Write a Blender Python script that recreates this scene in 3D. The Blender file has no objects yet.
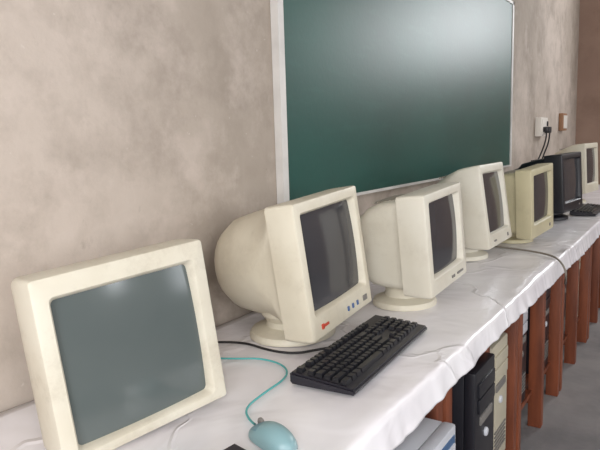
import bpy, bmesh, math, random
from mathutils import Vector, Matrix, noise
random.seed(4)
scene=bpy.context.scene
try:
    scene.view_settings.view_transform='Standard'
    scene.view_settings.look='None'
except Exception: pass

# ---------------------------------------------------------------- materials
def lin(c):
    c=c/255.
    return c/12.92 if c<=.04045 else ((c+.055)/1.055)**2.4
def rgb(t): return (lin(t[0]),lin(t[1]),lin(t[2]),1)
def mat(name,col,rough=.5,col2=None,scale=6,detail=4,bump=0,bscale=40,metal=0,spec=.5,contrast=(.35,.65),stretch=None):
    m=bpy.data.materials.new(name);m.use_nodes=True
    nt=m.node_tree;b=nt.nodes['Principled BSDF']
    b.inputs['Base Color'].default_value=rgb(col);b.inputs['Roughness'].default_value=rough
    b.inputs['Metallic'].default_value=metal
    b.inputs['Specular IOR Level'].default_value=spec
    tc=nt.nodes.new('ShaderNodeTexCoord')
    src=tc.outputs['Object']
    if stretch:
        mp=nt.nodes.new('ShaderNodeMapping');mp.inputs['Scale'].default_value=stretch
        nt.links.new(src,mp.inputs['Vector']);src=mp.outputs['Vector']
    if col2:
        n=nt.nodes.new('ShaderNodeTexNoise');n.inputs['Scale'].default_value=scale;n.inputs['Detail'].default_value=detail
        r=nt.nodes.new('ShaderNodeValToRGB')
        r.color_ramp.elements[0].position=contrast[0];r.color_ramp.elements[1].position=contrast[1]
        r.color_ramp.elements[0].color=rgb(col);r.color_ramp.elements[1].color=rgb(col2)
        nt.links.new(src,n.inputs['Vector']);nt.links.new(n.outputs['Fac'],r.inputs['Fac'])
        nt.links.new(r.outputs['Color'],b.inputs['Base Color'])
    if bump:
        n2=nt.nodes.new('ShaderNodeTexNoise');n2.inputs['Scale'].default_value=bscale;n2.inputs['Detail'].default_value=6
        bp=nt.nodes.new('ShaderNodeBump');bp.inputs['Strength'].default_value=bump;bp.inputs['Distance'].default_value=.01
        nt.links.new(src,n2.inputs['Vector']);nt.links.new(n2.outputs['Fac'],bp.inputs['Height']);nt.links.new(bp.outputs['Normal'],b.inputs['Normal'])
    return m

def overlay(m,col,scale,p0,p1,amt,detail=9,rough=.65,stretch=None,off=(0,0,0)):
    nt=m.node_tree;b=nt.nodes['Principled BSDF']
    base=b.inputs['Base Color'].links[0].from_socket
    tc=[n for n in nt.nodes if n.type=='TEX_COORD'][0]
    mp=nt.nodes.new('ShaderNodeMapping');mp.inputs['Location'].default_value=off
    if stretch: mp.inputs['Scale'].default_value=stretch
    n=nt.nodes.new('ShaderNodeTexNoise');n.inputs['Scale'].default_value=scale;n.inputs['Detail'].default_value=detail;n.inputs['Roughness'].default_value=rough
    r=nt.nodes.new('ShaderNodeValToRGB');r.color_ramp.elements[0].position=p0;r.color_ramp.elements[1].position=p1
    r.color_ramp.elements[0].color=(0,0,0,1);r.color_ramp.elements[1].color=(amt,amt,amt,1)
    mx=nt.nodes.new('ShaderNodeMixRGB');mx.inputs['Color2'].default_value=rgb(col)
    nt.links.new(tc.outputs['Object'],mp.inputs['Vector']);nt.links.new(mp.outputs['Vector'],n.inputs['Vector']);nt.links.new(n.outputs['Fac'],r.inputs['Fac'])
    nt.links.new(r.outputs['Color'],mx.inputs['Fac']);nt.links.new(base,mx.inputs['Color1']);nt.links.new(mx.outputs['Color'],b.inputs['Base Color'])
M_wall=mat('plaster_wall',(164,152,140),.85,(192,179,168),1.1,8,.4,16,contrast=(.38,.62))
overlay(M_wall,(134,122,111),3.0,.48,.68,.6)
overlay(M_wall,(204,190,180),5.0,.52,.72,.65,off=(3,1,5))
overlay(M_wall,(148,136,124),9.0,.5,.7,.35,off=(1,6,2))
overlay(M_wall,(216,208,200),30,.69,.74,.6,detail=3,off=(7,2,1))
overlay(M_wall,(118,106,96),14,.66,.78,.45,detail=6,off=(9,4,3),stretch=(1,1,.6))
M_wall_end=mat('plaster_wall_end',(146,120,106),.85,(164,138,122),1.4,8,.3,16)
overlay(M_wall_end,(122,98,84),3.0,.5,.7,.5)
M_ceil=mat('ceiling_paint',(205,200,194),.9,(190,185,178),2)
M_floor=mat('concrete_floor',(118,115,116),.75,(146,141,140),3,8,.3,25)
M_board=mat('chalkboard_green',(8,62,54),.42,(16,76,67),2.0,8,.03,60,contrast=(.3,.75),spec=.45)
overlay(M_board,(44,100,90),3.5,.55,.8,.3,stretch=(1,1,5))
M_frame=mat('frame_aluminium',(216,212,208),.45,(196,192,188),8)
def cloth_mat():
    m=mat('tablecloth_white',(246,244,247),.27,(238,234,239),3,4)
    nt=m.node_tree;b=nt.nodes['Principled BSDF']
    tc=[n for n in nt.nodes if n.type=='TEX_COORD'][0]
    n=nt.nodes.new('ShaderNodeTexNoise');n.inputs['Scale'].default_value=4.0;n.inputs['Detail'].default_value=3;n.inputs['Distortion'].default_value=.8
    v=nt.nodes.new('ShaderNodeTexVoronoi');v.feature='DISTANCE_TO_EDGE';v.inputs['Scale'].default_value=1.9
    sc=nt.nodes.new('ShaderNodeVectorMath');sc.operation='MULTIPLY_ADD';sc.inputs[1].default_value=(.35,.35,.35)
    nt.links.new(tc.outputs['Object'],n.inputs['Vector'])
    nt.links.new(n.outputs['Color'],sc.inputs[0]);nt.links.new(tc.outputs['Object'],sc.inputs[2]);nt.links.new(sc.outputs[0],v.inputs['Vector'])
    r=nt.nodes.new('ShaderNodeMapRange');r.inputs['From Max'].default_value=.025;r.inputs['To Min'].default_value=.2;r.inputs['To Max'].default_value=0
    nt.links.new(v.outputs['Distance'],r.inputs['Value'])
    ad=nt.nodes.new('ShaderNodeMath');ad.operation='ADD'
    nt.links.new(n.outputs['Fac'],ad.inputs[0]);nt.links.new(r.outputs['Result'],ad.inputs[1])
    bp=nt.nodes.new('ShaderNodeBump');bp.inputs['Strength'].default_value=.45;bp.inputs['Distance'].default_value=.024
    nt.links.new(ad.outputs[0],bp.inputs['Height']);nt.links.new(bp.outputs['Normal'],b.inputs['Normal'])
    return m
M_cloth=cloth_mat()
M_cream=mat('plastic_cream',(220,213,195),.45,(207,198,178),5)
M_cream2=mat('plastic_offwhite',(221,216,202),.45,(210,203,187),5)
M_yellow=mat('plastic_yellowed',(202,192,158),.5,(188,178,146),5)
M_dusty=mat('plastic_dusty',(214,208,192),.55,(201,192,173),7,8,contrast=(.4,.75))
for m_,a_ in ((M_cream,.32),(M_cream2,.3),(M_yellow,.35),(M_dusty,.5)):
    overlay(m_,(148,134,114),9,.50,.78,a_,detail=10,rough=.78,off=(2,5,1))
M_black=mat('plastic_black',(26,26,32),.4)
M_key=mat('key_black',(24,24,30),.35)
M_kbase=mat('keyboard_case',(34,32,40),.4)
M_scr=mat('crt_glass_grey',(84,92,92),.15,(92,99,98),3,spec=.6)
M_scr2=mat('crt_glass_dark',(62,62,66),.12,spec=.5)
M_wood=mat('wood_red',(138,74,46),.5,(98,50,32),3,6,.1,30,stretch=(6,6,1))
M_woodtop=mat('wood_top',(110,58,38),.5,(86,44,30),3,6)
M_cyan=mat('mouse_cyan',(134,168,174),.35)
M_cyan2=mat('mouse_button_blue',(108,148,162),.35)
M_cyanc=mat('cable_cyan',(80,168,168),.45)
M_cable=mat('cable_black',(30,28,30),.5)
M_cableg=mat('cable_grey',(130,122,112),.5)
M_silver=mat('case_silver',(206,208,214),.35,(194,196,204),5)
M_blue=mat('case_blue',(58,92,132),.35)
M_case=mat('case_black',(30,30,36),.35)
M_beige=mat('case_beige',(186,178,158),.5)
M_grey=mat('plastic_grey',(120,116,112),.5)
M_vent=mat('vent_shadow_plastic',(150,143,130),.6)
M_red=mat('mark_red',(190,70,50),.5)
M_btn=mat('button_blue',(70,96,140),.4)
M_white=mat('switch_white',(228,222,214),.4)
M_brown=mat('switch_brown',(150,110,80),.5)

# ---------------------------------------------------------------- helpers
def empty(name,loc=(0,0,0),rot=(0,0,0)):
    e=bpy.data.objects.new(name,None);scene.collection.objects.link(e);e.location=loc;e.rotation_euler=rot;e.empty_display_size=.1
    return e
def finish(bm,name,mats,parent=None,smooth=True,angle=35,recalc=True):
    if recalc: bmesh.ops.recalc_face_normals(bm,faces=bm.faces)
    if smooth:
        for f in bm.faces: f.smooth=True
        for e in bm.edges:
            if len(e.link_faces)==2 and e.calc_face_angle(0)>math.radians(angle): e.smooth=False
    me=bpy.data.meshes.new(name);bm.to_mesh(me);bm.free()
    for m in (mats if isinstance(mats,(list,tuple)) else [mats]): me.materials.append(m)
    o=bpy.data.objects.new(name,me);scene.collection.objects.link(o)
    if parent: o.parent=parent
    return o
def addbox(bm,x0,x1,y0,y1,z0,z1,mi=0,bev=0):
    r=bmesh.ops.create_cube(bm,size=1)
    vs=r['verts']
    bmesh.ops.scale(bm,vec=(x1-x0,y1-y0,z1-z0),verts=vs);bmesh.ops.translate(bm,vec=((x0+x1)/2,(y0+y1)/2,(z0+z1)/2),verts=vs)
    fs=set(f for v in vs for f in v.link_faces)
    for f in fs: f.material_index=mi
    if bev>0:
        es=list(set(e for v in vs for e in v.link_edges))
        r=bmesh.ops.bevel(bm,geom=es,offset=bev,segments=2,affect='EDGES',profile=.6)
        for f in r['faces']: f.material_index=mi
def boxobj(name,dims,m,parent=None,bev=0):
    bm=bmesh.new()
    for d in (dims if isinstance(dims[0],(list,tuple)) else [dims]): addbox(bm,*d[:6],mi=(d[6] if len(d)>6 else 0),bev=bev)
    return finish(bm,name,m,parent,smooth=bev>0,recalc=False)
def rrect(hw,hh,r,n=6):
    r=min(r,hw*.999,hh*.999);pts=[]
    for cx,cz,a0 in ((hw-r,hh-r,0),(-hw+r,hh-r,90),(-hw+r,-hh+r,180),(hw-r,-hh+r,270)):
        for i in range(n+1):
            a=math.radians(a0+90*i/n);pts.append((cx+r*math.cos(a),cz+r*math.sin(a)))
    return pts
def loft(bm,secs,cap0=False,cap1=True,mis=None):
    loops=[]
    for (y,hw,hh,r,zc) in secs:
        loops.append([bm.verts.new((x,y,z+zc)) for x,z in rrect(hw,hh,r)])
    n=len(loops[0])
    for k in range(len(loops)-1):
        for i in range(n):
            f=bm.faces.new((loops[k][i],loops[k][(i+1)%n],loops[k+1][(i+1)%n],loops[k+1][i]))
            if mis: f.material_index=mis[k]
    if cap0: bm.faces.new(loops[0])
    if cap1: bm.faces.new(loops[-1][::-1])
def tube(name,pts,r,m,parent=None):
    c=bpy.data.curves.new(name,'CURVE');c.dimensions='3D';c.bevel_depth=r;c.bevel_resolution=3;c.resolution_u=10
    s=c.splines.new('NURBS');s.points.add(len(pts)-1)
    for p,q in zip(s.points,pts): p.co=(*q,1)
    s.use_endpoint_u=True;s.order_u=3
    c.materials.append(m)
    o=bpy.data.objects.new(name,c);scene.collection.objects.link(o)
    dg=bpy.context.evaluated_depsgraph_get();me=bpy.data.meshes.new_from_object(o.evaluated_get(dg))
    bpy.data.objects.remove(o);o=bpy.data.objects.new(name,me);scene.collection.objects.link(o)
    for p in me.polygons:p.use_smooth=True
    if parent:o.parent=parent
    return o
def revolve(bm,prof,cx=0,cy=0,n=32,sx=1,sy=1,mi=0):
    loops=[]
    for r,z in prof:
        loops.append([bm.verts.new((cx+sx*r*math.cos(2*math.pi*i/n),cy+sy*r*math.sin(2*math.pi*i/n),z)) for i in range(n)])
    for k in range(len(loops)-1):
        for i in range(n):
            f=bm.faces.new((loops[k][i],loops[k][(i+1)%n],loops[k+1][(i+1)%n],loops[k+1][i]));f.material_index=mi
    bm.faces.new(loops[0]);bm.faces.new(loops[-1])

# ---------------------------------------------------------------- room
WY=1.10; XE=7.0; XL=-2.6; YF=-3.4; HC=3.2
def wall(name,axis,pos,a0,a1,holes,m,out,t=.15):
    bm=bmesh.new()
    p0,p1=(pos,pos+t*out) if out>0 else (pos+t*out,pos)
    cuts=[];cur=a0
    for (h0,h1,z0,z1) in sorted(holes):
        cuts+= [(cur,h0,0,HC),(h0,h1,0,z0),(h0,h1,z1,HC)];cur=h1
    cuts.append((cur,a1,0,HC))
    for c0,c1,z0,z1 in cuts:
        if c1-c0<1e-4 or z1-z0<1e-4: continue
        if axis=='x': addbox(bm,c0,c1,p0,p1,z0,z1)
        else: addbox(bm,p0,p1,c0,c1,z0,z1)
    return finish(bm,name,m,smooth=False,recalc=False)
wall('wall_back','x',WY,XL-.15,XE+.15,[],M_wall,1)
endw=(-1.0,-.25,2.1,2.95)
wall('wall_right','y',XE,YF,WY,[endw],M_wall_end,1)
fw=[(-2.35,-.75,1.0,2.5),(1.45,1.7,1.35,2.2),(2.7,3.9,1.0,2.5),(4.8,6.4,1.0,2.5)]
wall('wall_front','x',YF,XL-.15,XE+.15,fw,M_wall,-1)
lw=(-2.4,-.4,1.0,2.6)
wall('wall_left','y',XL,YF,WY,[lw],M_wall,-1)
boxobj('floor',(XL-.15,XE+.15,YF-.15,WY+.15,-.1,0),M_floor)
boxobj('ceiling',(XL-.15,XE+.15,YF-.15,WY+.15,HC,HC+.1),M_ceil)
wi=[0]
def window(axis,pos,a0,a1,z0,z1):
    wi[0]+=1
    bm=bmesh.new();t=.04
    def bx(u0,u1,w0,w1,th=.03):
        if axis=='x': addbox(bm,u0,u1,pos-th,pos+th,w0,w1)
        else: addbox(bm,pos-th,pos+th,u0,u1,w0,w1)
    bx(a0,a0+t,z0,z1);bx(a1-t,a1,z0,z1);bx(a0,a1,z0,z0+t);bx(a0,a1,z1-t,z1)
    k=3 if a1-a0>.5 else 1
    for i in range(1,k):
        u=a0+(a1-a0)*i/k;bx(u-.015,u+.015,z0,z1,.02)
    bx(a0,a1,(z0+z1)/2-.015,(z0+z1)/2+.015,.02)
    finish(bm,'window_%d'%wi[0],M_frame,smooth=False,recalc=False)
window('y',XE+.08,*endw)
for w in fw: window('x',YF-.08,*w)
window('y',XL-.08,*lw)
def area(name,loc,d,sx,sy,e,col):
    l=bpy.data.lights.new(name,'AREA');l.shape='RECTANGLE';l.size=sx;l.size_y=sy;l.energy=e;l.color=col
    o=bpy.data.objects.new(name,l);scene.collection.objects.link(o);o.location=loc
    o.rotation_euler=Vector(d).to_track_quat('-Z','Y').to_euler()
dayc=(.95,.975,1)
area('daylight_right',(XE-.03,-.625,2.525),(-1,0,0),.75,.8,50,dayc)
area('daylight_front_1',(-1.55,YF+.03,1.75),(0,1,0),1.55,1.45,66,dayc)
area('daylight_front_2',(3.3,YF+.03,1.75),(0,1,0),1.15,1.45,24,dayc)
area('daylight_front_3',(5.6,YF+.03,1.75),(0,1,0),1.55,1.45,12,dayc)
area('daylight_front_4',(1.575,YF+.03,1.775),(0,1,0),.22,.82,10,dayc)
area('daylight_left',(XL+.03,-1.4,1.8),(1,0,0),1.95,1.55,104,dayc)
# the photographer's flash
fl=bpy.data.lights.new('camera_flash','POINT');fl.energy=13;fl.shadow_soft_size=.025;fl.color=(1,.985,.97)
fo=bpy.data.objects.new('camera_flash',fl);scene.collection.objects.link(fo);fo.location=(-.02,.03,1.31)
w=bpy.data.worlds.new('sky');scene.world=w;w.use_nodes=True
w.node_tree.nodes['Background'].inputs[0].default_value=(.85,.92,1,1);w.node_tree.nodes['Background'].inputs[1].default_value=1.2

# chalkboard
cb=empty('chalkboard',(0,0,0))
bx0,bx1,bz0,bz1=1.528,4.27,1.04,2.125
boxobj('board_panel',(bx0+.02,bx1-.02,WY-.022,WY-.002,bz0+.008,bz1-.008),M_board,cb)
boxobj('board_frame',[(bx0,bx0+.030,WY-.028,WY-.001,bz0,bz1),(bx1-.03,bx1,WY-.028,WY-.001,bz0,bz1),
  (bx0,bx1,WY-.026,WY-.001,bz0,bz0+.011),(bx0,bx1,WY-.028,WY-.001,bz1-.018,bz1)],M_frame,cb)

# wall sockets
s=empty('electrical_socket',(5.2,WY,1.31))
boxobj('socket_box',(-.12,.12,-.05,-.001,-.075,.075),M_white,s,.006)
boxobj('socket_plate',(-.10,.10,-.056,-.048,-.06,.06),M_white,s,.003)
boxobj('plug',(-.03,.03,-.10,-.055,-.05,.0),M_black,s,.008)
boxobj('rocker_switch',(.05,.08,-.064,-.055,.005,.045),M_black,s,.002)
boxobj('second_plug',(-.085,-.045,-.09,-.055,-.04,.0),M_black,s,.006)
tube('plug_cable',[(0,-.09,-.04),(0,-.09,-.12),(-.02,-.04,-.25),(-.05,-.03,-.42),(-.08,-.05,-.54)],.006,M_cable,s)
tube('second_plug_cable',[(-.065,-.08,-.035),(-.07,-.08,-.10),(-.12,-.05,-.22),(-.30,-.03,-.34),(-.42,-.05,-.45),(-.45,-.09,-.54)],.006,M_cable,s)
s=empty('electrical_socket',(6.15,WY,1.36))
boxobj('socket_box',(-.10,.10,-.04,-.001,-.08,.08),M_brown,s,.006)
boxobj('socket_plate',(-.08,.08,-.046,-.039,-.06,.06),M_white,s,.003)

# ---------------------------------------------------------------- tables
TZ=.742; YT=.475
def desk(x0,x1,mid=None):
    d=empty('wooden_desk',((x0+x1)/2,.78,0))
    L=(x1-x0)/2;y0=YT-.78+.01;y1=WY-.02-.78
    boxobj('desk_top',(-L,L,y0-.01,y1,TZ-.025,TZ),M_woodtop,d)
    xs=[-L+.03,L-.03]+([mid-(x0+x1)/2] if mid else [])
    k=0
    for x in xs:
        for ya,yb in ((y0+.02,y0+.075),(y1-.06,y1-.01)):
            k+=1;boxobj('leg_%d'%k,(x-.022,x+.022,ya,yb,0,TZ-.025),M_wood,d,.003)
        boxobj('side_rail_%d'%k,[(x-.015,x+.015,y0+.05,y1-.03,.10,.16),(x-.015,x+.015,y0+.05,y1-.03,TZ-.11,TZ-.026)],M_wood,d)
    boxobj('apron',[(-L+.02,L-.02,y0+.03,y0+.05,TZ-.08,TZ-.026),(-L+.02,L-.02,y1-.04,y1-.02,TZ-.08,TZ-.026)],M_wood,d)
    boxobj('foot_shelf',(-L+.02,L-.02,y0+.06,y1-.04,.145,.165),M_wood,d)
for a,b,m in ((-.62,.12,None),(.13,.99,None),(1.0,1.395,None),(1.405,2.16,1.775),(2.17,3.0,2.6),(3.01,3.88,3.45),(3.89,4.72,4.3),(4.73,5.56,5.15),(5.57,6.4,5.98)):
    desk(a,b,m)

# tablecloth
def cloth():
    bm=bmesh.new();x0,x1=-.64,6.5;nx=560
    TC=TZ+.006
    def N(x,y,z=0): return noise.noise(Vector((x,y,z)))
    def rowpts(x):
        P=[]
        ny=26
        for j in range(ny+1):
            t=j/ny;y=WY-.008-(WY-.008-(YT-.012))*t
            z=TC+.003*max(0,N(x*5,y*5))+.004*max(0,N(x*2.2+y*3,y*1.2-x*.5,3)-.15)*2
            P.append((x,y,z))
        hang=.050+.014*N(x*1.3,7)+.009*math.sin(x*2.3+1)
        nh=14
        lift=.009*max(0,N(x*6,11))
        for j in range(1,nh+1):
            t=j/nh
            a=min(1,t*4)*math.pi/2
            rr=.014
            wav=(.022*N(x*3.1,1)+.012*N(x*9,5)+.006*N(x*23,8))*t
            if t<=.25:
                y=YT-.012-rr*math.sin(a);z=TC-rr*(1-math.cos(a))
            else:
                y=YT-.012-rr-.012*(t-.25);z=TC-rr-(hang)*(t-.25)/.75
            P.append((x,y-abs(wav)*.9,z+lift*(1-t)))
        return P
    rows=[]
    for i in range(nx+1):
        x=x0+(x1-x0)*i/nx
        rows.append([bm.verts.new(p) for p in rowpts(x)])
    for a,b in zip(rows,rows[1:]):
        for j in range(len(a)-1): bm.faces.new((a[j],b[j],b[j+1],a[j+1]))
    o=finish(bm,'tablecloth',M_cloth,smooth=True,angle=80)
    m=o.modifiers.new('thick','SOLIDIFY');m.thickness=.0015;m.offset=-1
cloth()
CZ=TZ+.009

# ---------------------------------------------------------------- CRT monitors
def crt(face,yaw,tilt,roll,w,h,style,cm,sm,open_w=.83,open_h=.75,oz=.03,base=True,baseR=.105,depth=.34,shell=.085,marks=None,baseM=None,ox=0):
    fx,fy,fz=face
    yaw,tilt,roll=map(math.radians,(yaw,tilt,roll))
    root=empty('crt_monitor',(fx,fy,CZ),(0,0,yaw))
    body=empty('head',(0,0,fz-CZ));body.parent=root
    body.rotation_mode='XYZ'
    body.rotation_euler=(Matrix.Rotation(-tilt,3,'X')@Matrix.Rotation(roll,3,'Y')).to_euler()
    hw,hh=w/2,h/2;ow,oh=w*open_w/2,h*open_h/2;ozc=oz*h
    bm=bmesh.new();D=depth
    S=[(.022,ow-.006,oh-.006,.008,ozc),(.014,ow-.004,oh-.004,.009,ozc),(.003,ow,oh,.009,ozc),
       (0.0,ow+.003,oh+.003,.010,ozc),(0.0,hw-.007,hh-.007,.005,0),(.002,hw-.002,hh-.002,.006,0),(.008,hw,hh,.007,0)]
    if style=='bulb':
        S+=[(shell*.6,hw*.995,hh*.995,.008,0),(shell,hw*.975,hh*.985,.010,0),(shell+.004,hw*.93,hh*.93,.04,0),
            (shell+.03,hw*.925,hh*.925,.10,-.0),(shell+.08,hw*.90,hh*.90,.15,0),(shell+.13,hw*.84,hh*.85,.2,0),
            (D-.07,hw*.74,hh*.77,.2,0),(D-.035,hw*.58,hh*.63,.2,-.0),(D-.012,hw*.40,hh*.46,.1,0),(D,hw*.2,hh*.28,.05,0)]
    elif style=='box':
        S+=[(shell*.6,hw*.995,hh*.995,.009,0),(shell,hw*.98,hh*.98,.010,0),(shell+.003,hw*.90,hh*.90,.02,0),
            (shell+.07,hw*.86,hh*.87,.03,-.004),(D-.09,hw*.80,hh*.80,.035,-.01),(D-.06,hw*.70,hh*.68,.035,-.015),(D-.008,hw*.64,hh*.60,.03,-.018),(D,hw*.60,hh*.56,.02,-.018)]
    elif style=='belly':
        S+=[(shell*.8,hw*.995,hh*.97,.01,.006),(shell,hw*.985,hh*.955,.014,.007),(shell+.04,hw*.86,hh*.82,.035,.006),
            (D-.09,hw*.72,hh*.64,.05,.004),(D-.06,hw*.58,hh*.46,.05,0),(D-.008,hw*.5,hh*.38,.04,0),(D,hw*.46,hh*.34,.02,0)]
    else:
        S+=[(shell*.7,hw*.985,hh*.985,.012,0),(shell,hw*.96,hh*.965,.014,0),(shell+.05,hw*.90,hh*.90,.035,-.004),
            (D-.12,hw*.76,hh*.76,.05,-.012),(D-.07,hw*.60,hh*.60,.05,-.02),(D-.008,hw*.52,hh*.52,.04,-.022),(D,hw*.48,hh*.48,.02,-.022)]
    loft(bm,S)
    finish(bm,'housing',cm,body,angle=28)
    bm=bmesh.new();nx,nz=16,14;g=[]
    for i in range(nx+1):
        r=[]
        for j in range(nz+1):
            u=-1+2*i/nx;v=-1+2*j/nz
            r.append(bm.verts.new((u*(ow-.003),.019-.010*(1-u*u)*.5-.010*(1-v*v)*.5,v*(oh-.003)+ozc)))
        g.append(r)
    for i in range(nx):
        for j in range(nz): bm.faces.new((g[i][j],g[i+1][j],g[i+1][j+1],g[i][j+1]))
    finish(bm,'screen',sm,body)
    zc=-hh+(hh-oh+ozc)*.45
    if marks:
        for (mx,mw,mh,mm) in marks:
            boxobj('control',(mx*hw-mw/2,mx*hw+mw/2,-.003,.002,zc-mh/2,zc+mh/2),mm,body,.0008)
    vents=[]
    for i in range(6):
        y=shell+.03+i*.014
        vents.append((-hw*.5,hw*.5,y,y+.005,hh*.80,hh*.885-(i*.0015)))
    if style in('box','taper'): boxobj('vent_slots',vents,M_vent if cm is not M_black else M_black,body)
    if base:
        bm=bmesh.new();H=fz-CZ-hh*.86
        yc=.135
        R=baseR
        revolve(bm,[(R,0),(R,.008),(R*.96,.016),(R*.8,.022),(R*.62,.028),(R*.6,max(.032,H*.6)),(R*.72,max(.036,H*.85)),(R*.72,max(.042,H+.01))],0,yc,36,1.12,1)
        finish(bm,'swivel_base',baseM or cm,root)
    return root,body
# 1 nearest, sitting on its belly
crt((.672,.784,.911),-12,5.5,-4,.324,.310,'belly',M_dusty,M_scr,.82,.82,-.025,base=False,depth=.25,shell=.08)
# 2 big bulb
crt((1.274,.739,.960),3,6.5,-3,.34,.325,'bulb',M_cream,M_scr2,.84,.74,.045,depth=.345,shell=.08,baseR=.11,
    marks=[(-.62,.030,.006,M_red),(-.70,.010,.012,M_red),(.12,.008,.012,M_btn),(.28,.008,.012,M_btn),(.44,.008,.012,M_btn),(.72,.022,.014,M_grey)])
# 3
crt((1.672,.597,.962),0,3.5,-3,.305,.288,'box',M_cream2,M_scr2,.80,.74,.04,depth=.29,shell=.085,baseR=.095,baseM=M_cream,
    marks=[(.55,.05,.006,M_grey),(.1,.008,.008,M_grey),(.2,.008,.008,M_grey)])
# 4
crt((2.45,.67,.98),.5,8,0,.344,.326,'taper',M_cream2,M_scr2,.82,.74,.03,depth=.33,shell=.09,baseR=.10,marks=[(.6,.014,.014,M_grey),(-.5,.03,.006,M_grey)])
# 5 yellowed
crt((2.92,.588,.949),-5,1,-3,.333,.315,'box',M_yellow,M_scr2,.78,.70,.05,depth=.33,shell=.07,baseR=.09,marks=[(.6,.014,.014,M_grey)])
# 6 black
crt((3.78,.60,.973),-8,3,-1,.35,.333,'box',M_black,M_scr2,.82,.74,.04,depth=.34,shell=.1,baseR=.11,marks=[(.6,.014,.008,M_grey)])
# 7
crt((4.75,.63,1.005),-6,3,0,.35,.35,'taper',M_cream,M_scr2,.80,.72,.04,depth=.34,shell=.09,baseR=.10)

# ---------------------------------------------------------------- keyboard / mouse
def keyboard(cx,cy,ang):
    k=empty('keyboard',(cx,cy,CZ+.002),(0,0,math.radians(ang)))
    bm=bmesh.new()
    vs=[bm.verts.new(p) for p in ((-.229,-.074,0),(.229,-.074,0),(.229,.074,0),(-.229,.074,0),(-.229,-.074,.013),(.229,-.074,.013),(.229,.074,.026),(-.229,.074,.026))]
    for f in ((0,1,2,3),(4,5,6,7),(0,1,5,4),(1,2,6,5),(2,3,7,6),(3,0,4,7)): bm.faces.new([vs[i] for i in f])
    bmesh.ops.bevel(bm,geom=bm.edges[:],offset=.004,segments=2,affect='EDGES')
    finish(bm,'case',M_kbase,k)
    bm=bmesh.new();p=.019
    def key(x,y,wd=1):
        z=.013+.013*(y+.074)/.148
        s=.0082;sw=(wd*p/2)-.0013
        b=[bm.verts.new((x+a*sw,y+c*s,z-.002)) for a,c in ((-1,-1),(1,-1),(1,1),(-1,1))]
        t=[bm.verts.new((x+a*(sw-.0025),y+c*(s-.0022)+.0005,z+.0085)) for a,c in ((-1,-1),(1,-1),(1,1),(-1,1))]
        bm.faces.new(t)
        for i in range(4): bm.faces.new((b[i],b[(i+1)%4],t[(i+1)%4],t[i]))
    xl=-.219
    rows=[[1]*13+[2],[1.5]+[1]*12+[1.5],[1.8]+[1]*11+[2.2],[2.3]+[1]*10+[2.7],[1.4,1.2,1.3,6.2,1.3,1.2,1,1.4]]
    for ri,row in enumerate(rows):
        y=.030-ri*p;x=xl
        for wd in row: key(x+wd*p/2,y,wd);x+=wd*p
    y=.056
    key(xl+p/2,y)
    for g,st in ((4,2),(4,6.6),(4,11)):
        for i in range(g): key(xl+(st+i)*p+p/2,y)
    xn=xl+15*p+.008
    for i in range(3):
        key(xn+i*p+p/2,y);key(xn+i*p+p/2,.030);key(xn+i*p+p/2,.030-p);key(xn+i*p+p/2,.030-4*p)
    key(xn+p*1.5,.030-3*p)
    xk=xn+3*p+.008
    for r in range(5):
        for i in range(4): key(xk+i*p+p/2,.030-r*p)
    finish(bm,'keys',M_key,k,smooth=False)
    return k
keyboard(1.205,.625,3.7)
keyboard(.452,.545,-6)
keyboard(4.2,.57,0)

def mouse(cx,cy,ang,m1,m2):
    e=empty('computer_mouse',(cx,cy,CZ),(0,0,math.radians(ang)))
    bm=bmesh.new()
    L=.056
    loops=[]
    for k in range(13):
        t=k/12;x=-L+2*L*t
        wv=.031*(1-abs(2*t-1)**2.6)**.5*(1-.10*math.sin(math.pi*t))+.0005
        hv=.036*(math.sin(math.pi*min(1,max(0,(t*.9+.06))))**.75)*(1-.25*t)+.001
        loops.append([bm.verts.new((x,wv*math.cos(a),max(0,hv*math.sin(a)) if a<math.pi+.001 else 0)) for a in [math.pi*i/14 for i in range(15)]])
    for k in range(12):
        for i in range(14):
            f=bm.faces.new((loops[k][i],loops[k+1][i],loops[k+1][i+1],loops[k][i+1]));f.material_index=1 if (k>=8 and 3<=i<=10 and i!=7) else 0
        bm.faces.new((loops[k][0],loops[k][14],loops[k+1][14],loops[k+1][0]))
    bm.faces.new(loops[0]);bm.faces.new(loops[-1][::-1])
    finish(bm,'shell',[m1,m2],e,angle=50)
    bm=bmesh.new();revolve(bm,[(.007,-.003),(.0085,-.0015),(.0085,.0015),(.007,.003)],n=20)
    o=finish(bm,'scroll_wheel',M_grey,e);o.rotation_euler=(math.pi/2,0,0);o.location=(.034,0,.021)
    return e
mouse(.762,.575,70,M_cyan,M_cyan2)
zt=CZ+.004
tube('mouse_cable',[(.780,.626,zt+.006),(.795,.65,zt),(.83,.69,zt),(.90,.70,zt),(1.0,.705,zt),(1.05,.75,zt),(1.06,.82,zt),(1.03,.87,zt),(1.00,.93,zt),(.97,1.05,zt)],.0022,M_cyanc)
tube('keyboard_cable',[(1.19,.70,zt+.008),(1.17,.74,zt),(1.12,.77,zt),(1.11,.84,zt),(1.13,.93,zt),(1.08,1.02,zt),(1.0,1.07,zt)],.003,M_cable)
tube('monitor_cable',[(2.72,.80,zt),(2.68,.62,zt),(2.60,.50,zt+.003),(2.52,.442,.757),(2.49,.410,.72),(2.50,.410,.68),(2.6,.43,.64)],.004,M_cableg)
tube('power_cable',[(5.0,.9,zt),(5.05,1.0,.80),(5.12,1.05,.9),(5.15,1.06,1.0)],.005,M_cable)

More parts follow.
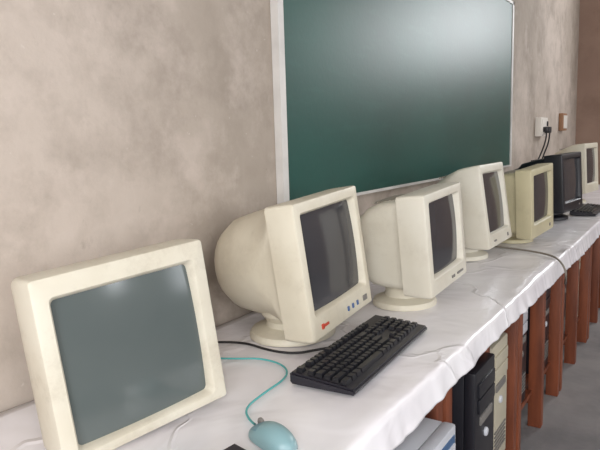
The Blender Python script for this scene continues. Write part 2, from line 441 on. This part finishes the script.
# ---------------------------------------------------------------- computer towers
def tower(x0,y0,w,h,d,mb,mf,style=0):
    t=empty('computer_tower',(x0+w/2,y0,.166))
    hw=w/2
    boxobj('case',(-hw,hw,.02,d,0,h),mb,t,.004)
    bm=bmesh.new()
    addbox(bm,-hw-.002,hw+.002,-.012,.02,0,h+.002,0,.008)
    finish(bm,'front_bezel',mb if style==2 else mf,t,recalc=False)
    if style==2:
        boxobj('blue_front_panel',(-hw*.86,hw*.86,-.0145,-.010,.02,h-.018),mf,t,.002)
    boxobj('optical_drives',[(-hw*.8,hw*.8,-.018,-.01,h-.075,h-.035),(-hw*.8,hw*.8,-.018,-.01,h-.12,h-.08)],M_silver if style==1 else mb,t,.002)
    boxobj('floppy_drive',(-hw*.6,hw*.6,-.017,-.01,h-.16,h-.135),M_grey,t,.002)
    bm=bmesh.new();revolve(bm,[(.013,0),(.013,.006),(.010,.009)],n=24)
    o=finish(bm,'power_button',M_grey if style else M_silver,t);o.rotation_euler=(math.pi/2,0,0);o.location=(0,-.010,h-.20)
    boxobj('front_grille',[(-hw*.7,hw*.7,-.016,-.01,h*.12+i*.014,h*.12+i*.014+.005) for i in range(6)],M_grey,t)
    return t
tower(1.09,.445,.185,.43,.38,M_silver,M_blue,2)
tower(1.535,.48,.185,.45,.42,M_case,M_case,0)
tower(1.84,.52,.18,.42,.42,M_beige,M_beige,0)
tower(2.30,.56,.18,.42,.42,M_case,M_case,1)
tower(2.75,.56,.18,.42,.42,M_case,M_case,0)
tower(3.18,.56,.18,.42,.42,M_case,M_case,0)
tower(3.60,.56,.18,.42,.42,M_beige,M_beige,0)
tower(4.05,.56,.18,.42,.42,M_case,M_case,0)

# ---------------------------------------------------------------- camera
pitch=math.radians(7.9);th=math.radians(33.6);roll=.03
F=Vector((math.cos(th)*math.cos(pitch),math.sin(th)*math.cos(pitch),-math.sin(pitch)))
R0=Vector((math.sin(th),-math.cos(th),0));U0=R0.cross(F)
Rc=(R0-roll*U0).normalized();Uc=(U0+roll*R0).normalized()
cam=bpy.data.cameras.new('camera');cam.lens=36;cam.sensor_width=36;cam.clip_start=.05
co=bpy.data.objects.new('camera',cam);scene.collection.objects.link(co)
m=Matrix((Rc,Uc,-F)).transposed().to_4x4();m.translation=Vector((0,0,1.25));co.matrix_world=m
scene.camera=co
